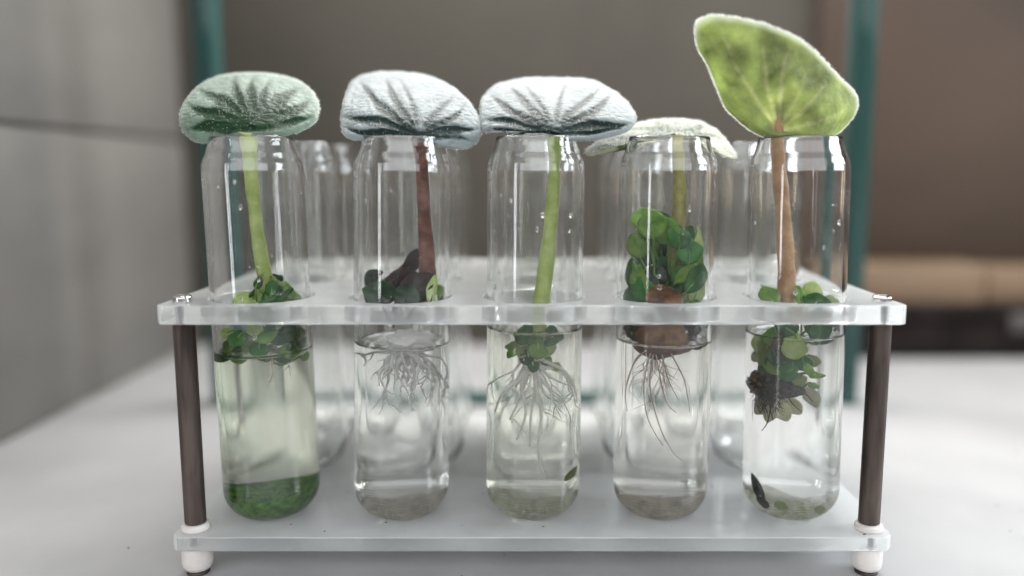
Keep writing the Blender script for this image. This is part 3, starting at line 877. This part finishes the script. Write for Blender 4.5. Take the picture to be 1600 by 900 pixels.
blob(p4, P(1000, 514, 17), 4.0, 4, 3.6, M_dk, 'bulb', .25, .5, 5)
blob(p4, P(1066, 514, 18), 4.4, 4, 4.0, M_dk, 'bulb', .25, .5, 6)
bm = bmesh.new()
for pix in ([(1015, 550), (1005, 600), (1012, 650), (1035, 690)], [(1020, 552), (1015, 600), (1030, 660), (1050, 700), (1066, 715)], [(1008, 545), (985, 570), (972, 610), (978, 640)],
            [(1035, 552), (1045, 590), (1060, 620)], [(1010, 545), (990, 560), (975, 600)], [(1050, 550), (1070, 590), (1078, 640)], [(1025, 552), (1040, 620), (1056, 640)]):
    path_root(bm, 3, [(1034 + (a - 1034) * .8, b) for a, b in pix], [11 + j for j in range(len(pix))], .17, .08)
root_system(p4, 3, P(1030, 550, 15), 16, 16, .9, .13, M_rootb, 91, 4, 1.2, 1.0, 'fine_roots')
o = finish(bm, 'roots', M_rootb, p4); o['kind'] = 'stuff'

# ---- plant 5
p5 = thing('plant_cutting', 'leaf cutting with tall upright backlit green leaf on a hairy tan stem', 'plant', axis_point(4, WLEV[4]), 'hairy leaf cuttings rooted in the tubes')
O5 = [(1217, 216), (1203, 215), (1190, 213), (1160, 194), (1133, 168), (1117, 130), (1103, 98), (1090, 76), (1086, 48), (1090, 32), (1108, 25), (1130, 25), (1171, 31), (1227, 50), (1265, 72), (1299, 106), (1332, 139), (1341, 155), (1337, 178), (1318, 202), (1304, 212), (1285, 213), (1250, 215)]
broad_leaf(p5, O5, (1217, 205), 13, lambda x, y, t, a: -9 * ((216 - y) / 190.0) - 3.5 * math.sin(math.pi * min(1, t)) + 5 * (abs(x - 1215) / 120) ** 2, M_leafE,
           [(14, 3, .35), (40, 3, .4), (64, 3, .35), (86, 3, .6), (106, 3, .4), (124, 3, .4)], 5, quilt=0.7, nhair=500, hlen=.6, thick=.5, rimhair=3200, vt=(0, .05, .7, 1), flip=True, vdark=.8,
           rimfn=lambda x, y, t: max(ss(.945, .985, t) * ss(60, 0, y - (25 + max(0, x - 1110) * .52) - 0) , ss(.965, 1, t)))
stem(p5, [(1219, 150), (1217, 192), (1215, 225), (1220, 290), (1226, 370), (1229, 440), (1226, 500), (1212, 560)], [3, 12, 20, 22, 25, 28, 28, 24], [8.6, 11.4, 13, 14.5, 15.5, 16, 16, 15], M_stemT, 1100, seed=5)
rnd = random.Random(55)
for k, (px, py, l_, w_, m_, yy) in enumerate([(1187, 463, 40, 34, M_g1, 10), (1270, 458, 46, 44, M_g4, 14), (1275, 470, 26, 48, M_g2, 9), (1250, 462, 34, 26, M_g1, 12), (1297, 470, 20, 30, M_g4, 12), (1225, 512, 30, 44, M_g2, 8),
        (1288, 520, 34, 44, M_g2, 10), (1242, 540, 44, 44, M_g4, 8), (1205, 525, 30, 38, M_g1, 12), (1185, 550, 46, 40, M_g4, 12), (1275, 510, 28, 34, M_g1, 14), (1200, 560, 30, 30, M_g2, 7.5), (1255, 565, 26, 30, M_g2, 9), (1180, 570, 22, 28, M_g2, 8),
        (1265, 575, 24, 16, M_g1, 8), (1278, 585, 10, 26, M_g1, 9), (1272, 600, 10, 20, M_g1, 9), (1225, 560, 36, 34, M_g1, 12), (1215, 540, 30, 26, M_br, 9)]):
    c = clampr(4, P(1238 + (px - 1238) * (0.85 if py > 500 else 1), py, yy), 9)
    small_leaf(p5, c, l_ * .15, w_ * .14, (rnd.uniform(-.4, .4), -1, rnd.uniform(.1, .7)), (rnd.uniform(-.6, .6), .2, 1), m_, .3, k + 160)
for k, (px, py, l_, w_, m_, yy) in enumerate([(1178, 580, 34, 28, M_g2, 10), (1200, 574, 36, 30, M_g1, 8), (1228, 580, 34, 34, M_g2, 9), (1250, 590, 28, 24, M_g4, 11), (1172, 606, 26, 20, M_dk, 10), (1240, 606, 34, 20, M_g3, 12), (1268, 560, 22, 22, M_g4, 13), (1190, 590, 30, 34, M_g3, 12), (1216, 596, 34, 34, M_dk, 10), (1185, 535, 34, 30, M_g4, 14), (1170, 555, 26, 20, M_g4, 14)]):
    c = clampr(4, P(1238 + (px - 1238) * .85, py, yy), 9)
    small_leaf(p5, c, l_ * .15, w_ * .14, (rnd.uniform(-.5, .5), -1, rnd.uniform(-.1, .6)), (rnd.uniform(-.9, .9), .2, rnd.uniform(-.4, 1)), m_, .3, k + 600)
blob(p5, P(1208, 600, 14), 5.6, 4.8, 3.0, M_rootk, 'root_ball', .35, .3, 8, 5)
blob(p5, P(1188, 594, 12), 2.4, 3, 2.4, M_rootk, 'root_ball', .35, .3, 9, 4)
for k, (px, py, l_, w_, tx) in enumerate([(1192, 632, 5.5, 4.0, -.6), (1205, 640, 6, 4.4, .2), (1222, 636, 5.6, 4.2, .5), (1236, 628, 5, 4, .9), (1262, 612, 5.5, 3.0, .3), (1214, 622, 5, 5, -.2)]):
    small_leaf(p5, clampr(4, P(1238 + (px - 1238) * .85, py, 14 + k), 8.8), l_, w_, (rnd.uniform(-.5, .5), -1, rnd.uniform(-.2, .5)), (tx, 0, -1), M_jelly, .35, 400 + k, 'decayed_leaf')
root_system(p5, 4, P(1206, 600, 13), 40, 10, 1.8, .2, M_rootk, 77, 6, 2.0, 0.6)
root_system(p5, 4, P(1190, 592, 12), 30, 8, 2.2, .2, M_rootk, 78, 6, 2.4, 0.2, 'root_tangle')
bm = bmesh.new()
for pix in ([(1185, 610), (1180, 630), (1172, 645), (1166, 640)], [(1205, 610), (1200, 640), (1195, 660), (1186, 672)], [(1195, 610), (1198, 630), (1206, 655)], [(1225, 610), (1238, 628), (1252, 640)], [(1235, 605), (1258, 612), (1270, 625)]):
    path_root(bm, 4, [(1238 + (a - 1238) * .85, b) for a, b in pix], [8 + j for j in range(len(pix))], .22, .1)
o = finish(bm, 'long_roots', M_rootk, p5); o['kind'] = 'stuff'

# ------------------------------------------------------------------ leaf stalks, drops on the glass
LEAFC = {}
for pl, i, z0 in ((p1, 0, 62), (p2, 1, 60), (p3, 2, 57), (p4, 3, 64), (p5, 4, 56)):
    bm = bmesh.new(); rnd = random.Random(i + 900)
    for ch in [c for c in COL.objects if c.parent == pl and c.name.split('.')[0] == 'leaf']:
        vs = ch.data.vertices
        c = sum((v.co for v in vs), Vector()) / len(vs) / S
        tip = min((v.co / S for v in vs), key=lambda q: (q - Vector((axis_point(i, 0).x, 16, z0))).length)
        st = Vector((axis_point(i, 0).x + rnd.uniform(-1, 1), 16 + rnd.uniform(-1, 1), min(c.z - 1, z0 + rnd.uniform(0, 6))))
        mid = (st + tip) / 2 + Vector((rnd.uniform(-1, 1), rnd.uniform(-1, 1), rnd.uniform(-1.5, .5)))
        pts = smooth_path([st, clampr(i, mid, 9), tip, c], 5)
        tube(bm, pts, [0.36 - 0.2 * q / len(pts) for q in range(len(pts))], 6)
    finish(bm, 'leaf_stalks', [M_g1, M_dk, M_g4, M_g1, M_g1][i], pl)

for i in range(5):
    rnd = random.Random(70 + i); bm = bmesh.new()
    for _ in range(70):
        a = rnd.uniform(0, 6.283); z = rnd.uniform(WLEV[i] - BZ1 + 2, 86) if rnd.random() < .7 else rnd.uniform(WLEV[i] - BZ1 + 2, WLEV[i] - BZ1 + 14)
        g = 0.12 + 0.45 * rnd.random() ** 3
        c = Vector(((R - WALL + 0.04) * math.cos(a), (R - WALL + 0.04) * math.sin(a), z))
        mt = Matrix.Translation(c) @ Matrix.Rotation(a, 4, 'Z') @ Matrix.Diagonal((g * .5, g, g * rnd.uniform(.9, 1.6), 1))
        bmesh.ops.create_icosphere(bm, subdivisions=2, radius=1, matrix=mt)
    o = finish(bm, 'water_drops', M_water); o.parent = TUBES[i]; o['kind'] = 'stuff'

# ------------------------------------------------------------------ sediments on the tube bottoms
def sediment(i, lo, hi_left, hi_right, m, label, name, cat, seed, rmax=10.7, grain=0.3, lining=0, grains=160):
    bm = bmesh.new()
    ri = rmax; rc = 6.5
    N = 48; NR = 12
    def zin(r):
        if r < ri - rc: return 1.75
        q = (r - (ri - rc)) / rc
        return 1.75 + rc * (1 - math.sqrt(max(0, 1 - q * q)))
    base, top = [], []
    for j in range(NR + 1):
        rb, rt = [], []
        for k in range(N):
            a = 2 * math.pi * k / N
            ext = (0.985 if not lining else 0.80 + 0.20 * noise.noise(Vector((1.6 * math.cos(a), 1.6 * math.sin(a), seed * 1.7))))
            r = ri * j / NR * ext
            x, y = r * math.cos(a), r * math.sin(a)
            zb = zin(r)
            fr = r / ri
            h = lo + (hi_right - lo) * max(0, x / ri) ** 1.3 + (hi_left - lo) * max(0, -x / ri) ** 1.3
            nzv = noise.fractal(Vector((x * .45, y * .45, seed)), 1, 2, 4)
            h += grain * nzv
            lim = 1 - ss(0.80, 1.0, fr)          # thins out up the curved wall
            h = min(h, zb + (lining + 0.5 * nzv) * (0.25 + 0.75 * lim)) if lining else h
            rb.append(bm.verts.new((x, y, zb))); rt.append(bm.verts.new((x, y, max(zb + 0.08, h))))
        base.append(rb); top.append(rt)
    for j in range(NR):
        for k in range(N):
            k2 = (k + 1) % N
            bm.faces.new((base[j][k], base[j][k2], base[j + 1][k2], base[j + 1][k])[::-1])
            bm.faces.new((top[j][k], top[j][k2], top[j + 1][k2], top[j + 1][k]))
    for k in range(N):
        bm.faces.new((base[NR][k], base[NR][(k + 1) % N], top[NR][(k + 1) % N], top[NR][k]))
    bmesh.ops.remove_doubles(bm, verts=bm.verts, dist=0.0005)
    rnd = random.Random(seed)
    for _ in range(grains):
        rr = ri * math.sqrt(rnd.random()) * (0.93 if not lining else 0.8); a = rnd.uniform(0, 6.283)
        j = min(NR, int(rr / ri * NR)); kk = int(a / 6.2832 * N) % N
        if not top[j][kk].is_valid: continue
        zz = top[j][kk].co.z
        g = rnd.uniform(0.12, 0.42)
        mt = Matrix.Translation((rr * math.cos(a), rr * math.sin(a), zz + g * 0.3)) @ Matrix.Rotation(rnd.uniform(0, 3), 4, 'X') @ Matrix.Diagonal((g * rnd.uniform(.7, 1.6), g, g * rnd.uniform(.4, 1), 1))
        bmesh.ops.create_icosphere(bm, subdivisions=1, radius=1, matrix=mt)
    bmesh.ops.recalc_face_normals(bm, faces=bm.faces)
    o = finish(bm, name, m)
    o.location = TUBES[i].location; o.rotation_euler = TUBES[i].rotation_euler
    tag(o, label, cat, kind='stuff')
    return o
sediment(0, 5.2, 6.0, 8.6, M_algae, 'bright green algae settled in the bottom of the far left tube', 'algae', 'algae', 1, grain=.9, grains=500)
sediment(1, 2.2, 3.9, 3.4, M_sedi, 'beige sediment in the round bottom below the feathery white roots', 'sediment', 'sediment', 2, lining=.8, grains=260)
sediment(2, 2.1, 3.2, 3.6, M_sedy, 'pale greenish sediment in the bottom of the middle tube', 'sediment', 'sediment', 3, grain=.8, lining=.55, grains=300)
sediment(3, 2.6, 4.2, 4.2, M_sedi, 'beige brown sediment in the bottom below the long tan roots', 'sediment', 'sediment', 4, lining=1.0, grains=260)
sediment(4, 1.7, 2.4, 2.4, M_sedy, 'thin pale sediment in the bottom of the far right tube', 'sediment', 'sediment', 5, grain=.9, lining=.22, grains=260)
t = thing('fallen_leaf', 'dark rotting leaf scrap against the lower left wall of the far right tube', 'leaf scrap', axis_point(4, 18))
small_leaf(t, clampr(4, P(1185, 762, 12), 9.6), 7, 2.6, (-.7, -1, .1), (-.6, 0, 1), M_g3, .3, 300, 'leaf_scrap')
small_leaf(t, clampr(4, P(1196, 782, 11), 9.4), 3.4, 2.0, (-.3, -1, .1), (-.9, 0, .5), M_dk, .3, 301, 'leaf_scrap')
for k, (px, py) in enumerate([(1222, 786), (1252, 800), (1275, 790)]):
    o = small_leaf(None, clampr(4, P(px, py, 9.5), 9.0), 1.8, 3.2, (0, -1, .5), (0.2, 0, 1), M_g4, .2, 310 + k, 'leaf_scrap')
    tag(o, ['small pale green scrap at the bottom nearest the dark rotting leaf scrap', 'small pale green scrap lowest in the bottom of the far right tube', 'small pale green scrap at the right of the far right tube bottom'][k], 'leaf scrap', 'pale scraps at the bottom of the far right tube')

# dust and crumbs on the lower shelf and the table
rnd = random.Random(5)
bm = bmesh.new()
for _ in range(150):
    g = rnd.uniform(.08, .28)
    if rnd.random() < .55: c = (rnd.uniform(-86, 86), rnd.uniform(1, 100), BZ1 + g * .5)
    else: c = (rnd.uniform(-180, 260), rnd.uniform(-20, 140), g * .4)
    mt = Matrix.Translation(c) @ Matrix.Rotation(rnd.uniform(0, 3), 4, 'Z') @ Matrix.Diagonal((g * rnd.uniform(1, 2.5), g, g * .6, 1))
    bmesh.ops.create_icosphere(bm, subdivisions=1, radius=1, matrix=mt)
tag(finish(bm, 'dust', M_dk), 'tiny dark crumbs scattered on the lower shelf and the white table', 'dust', kind='stuff')
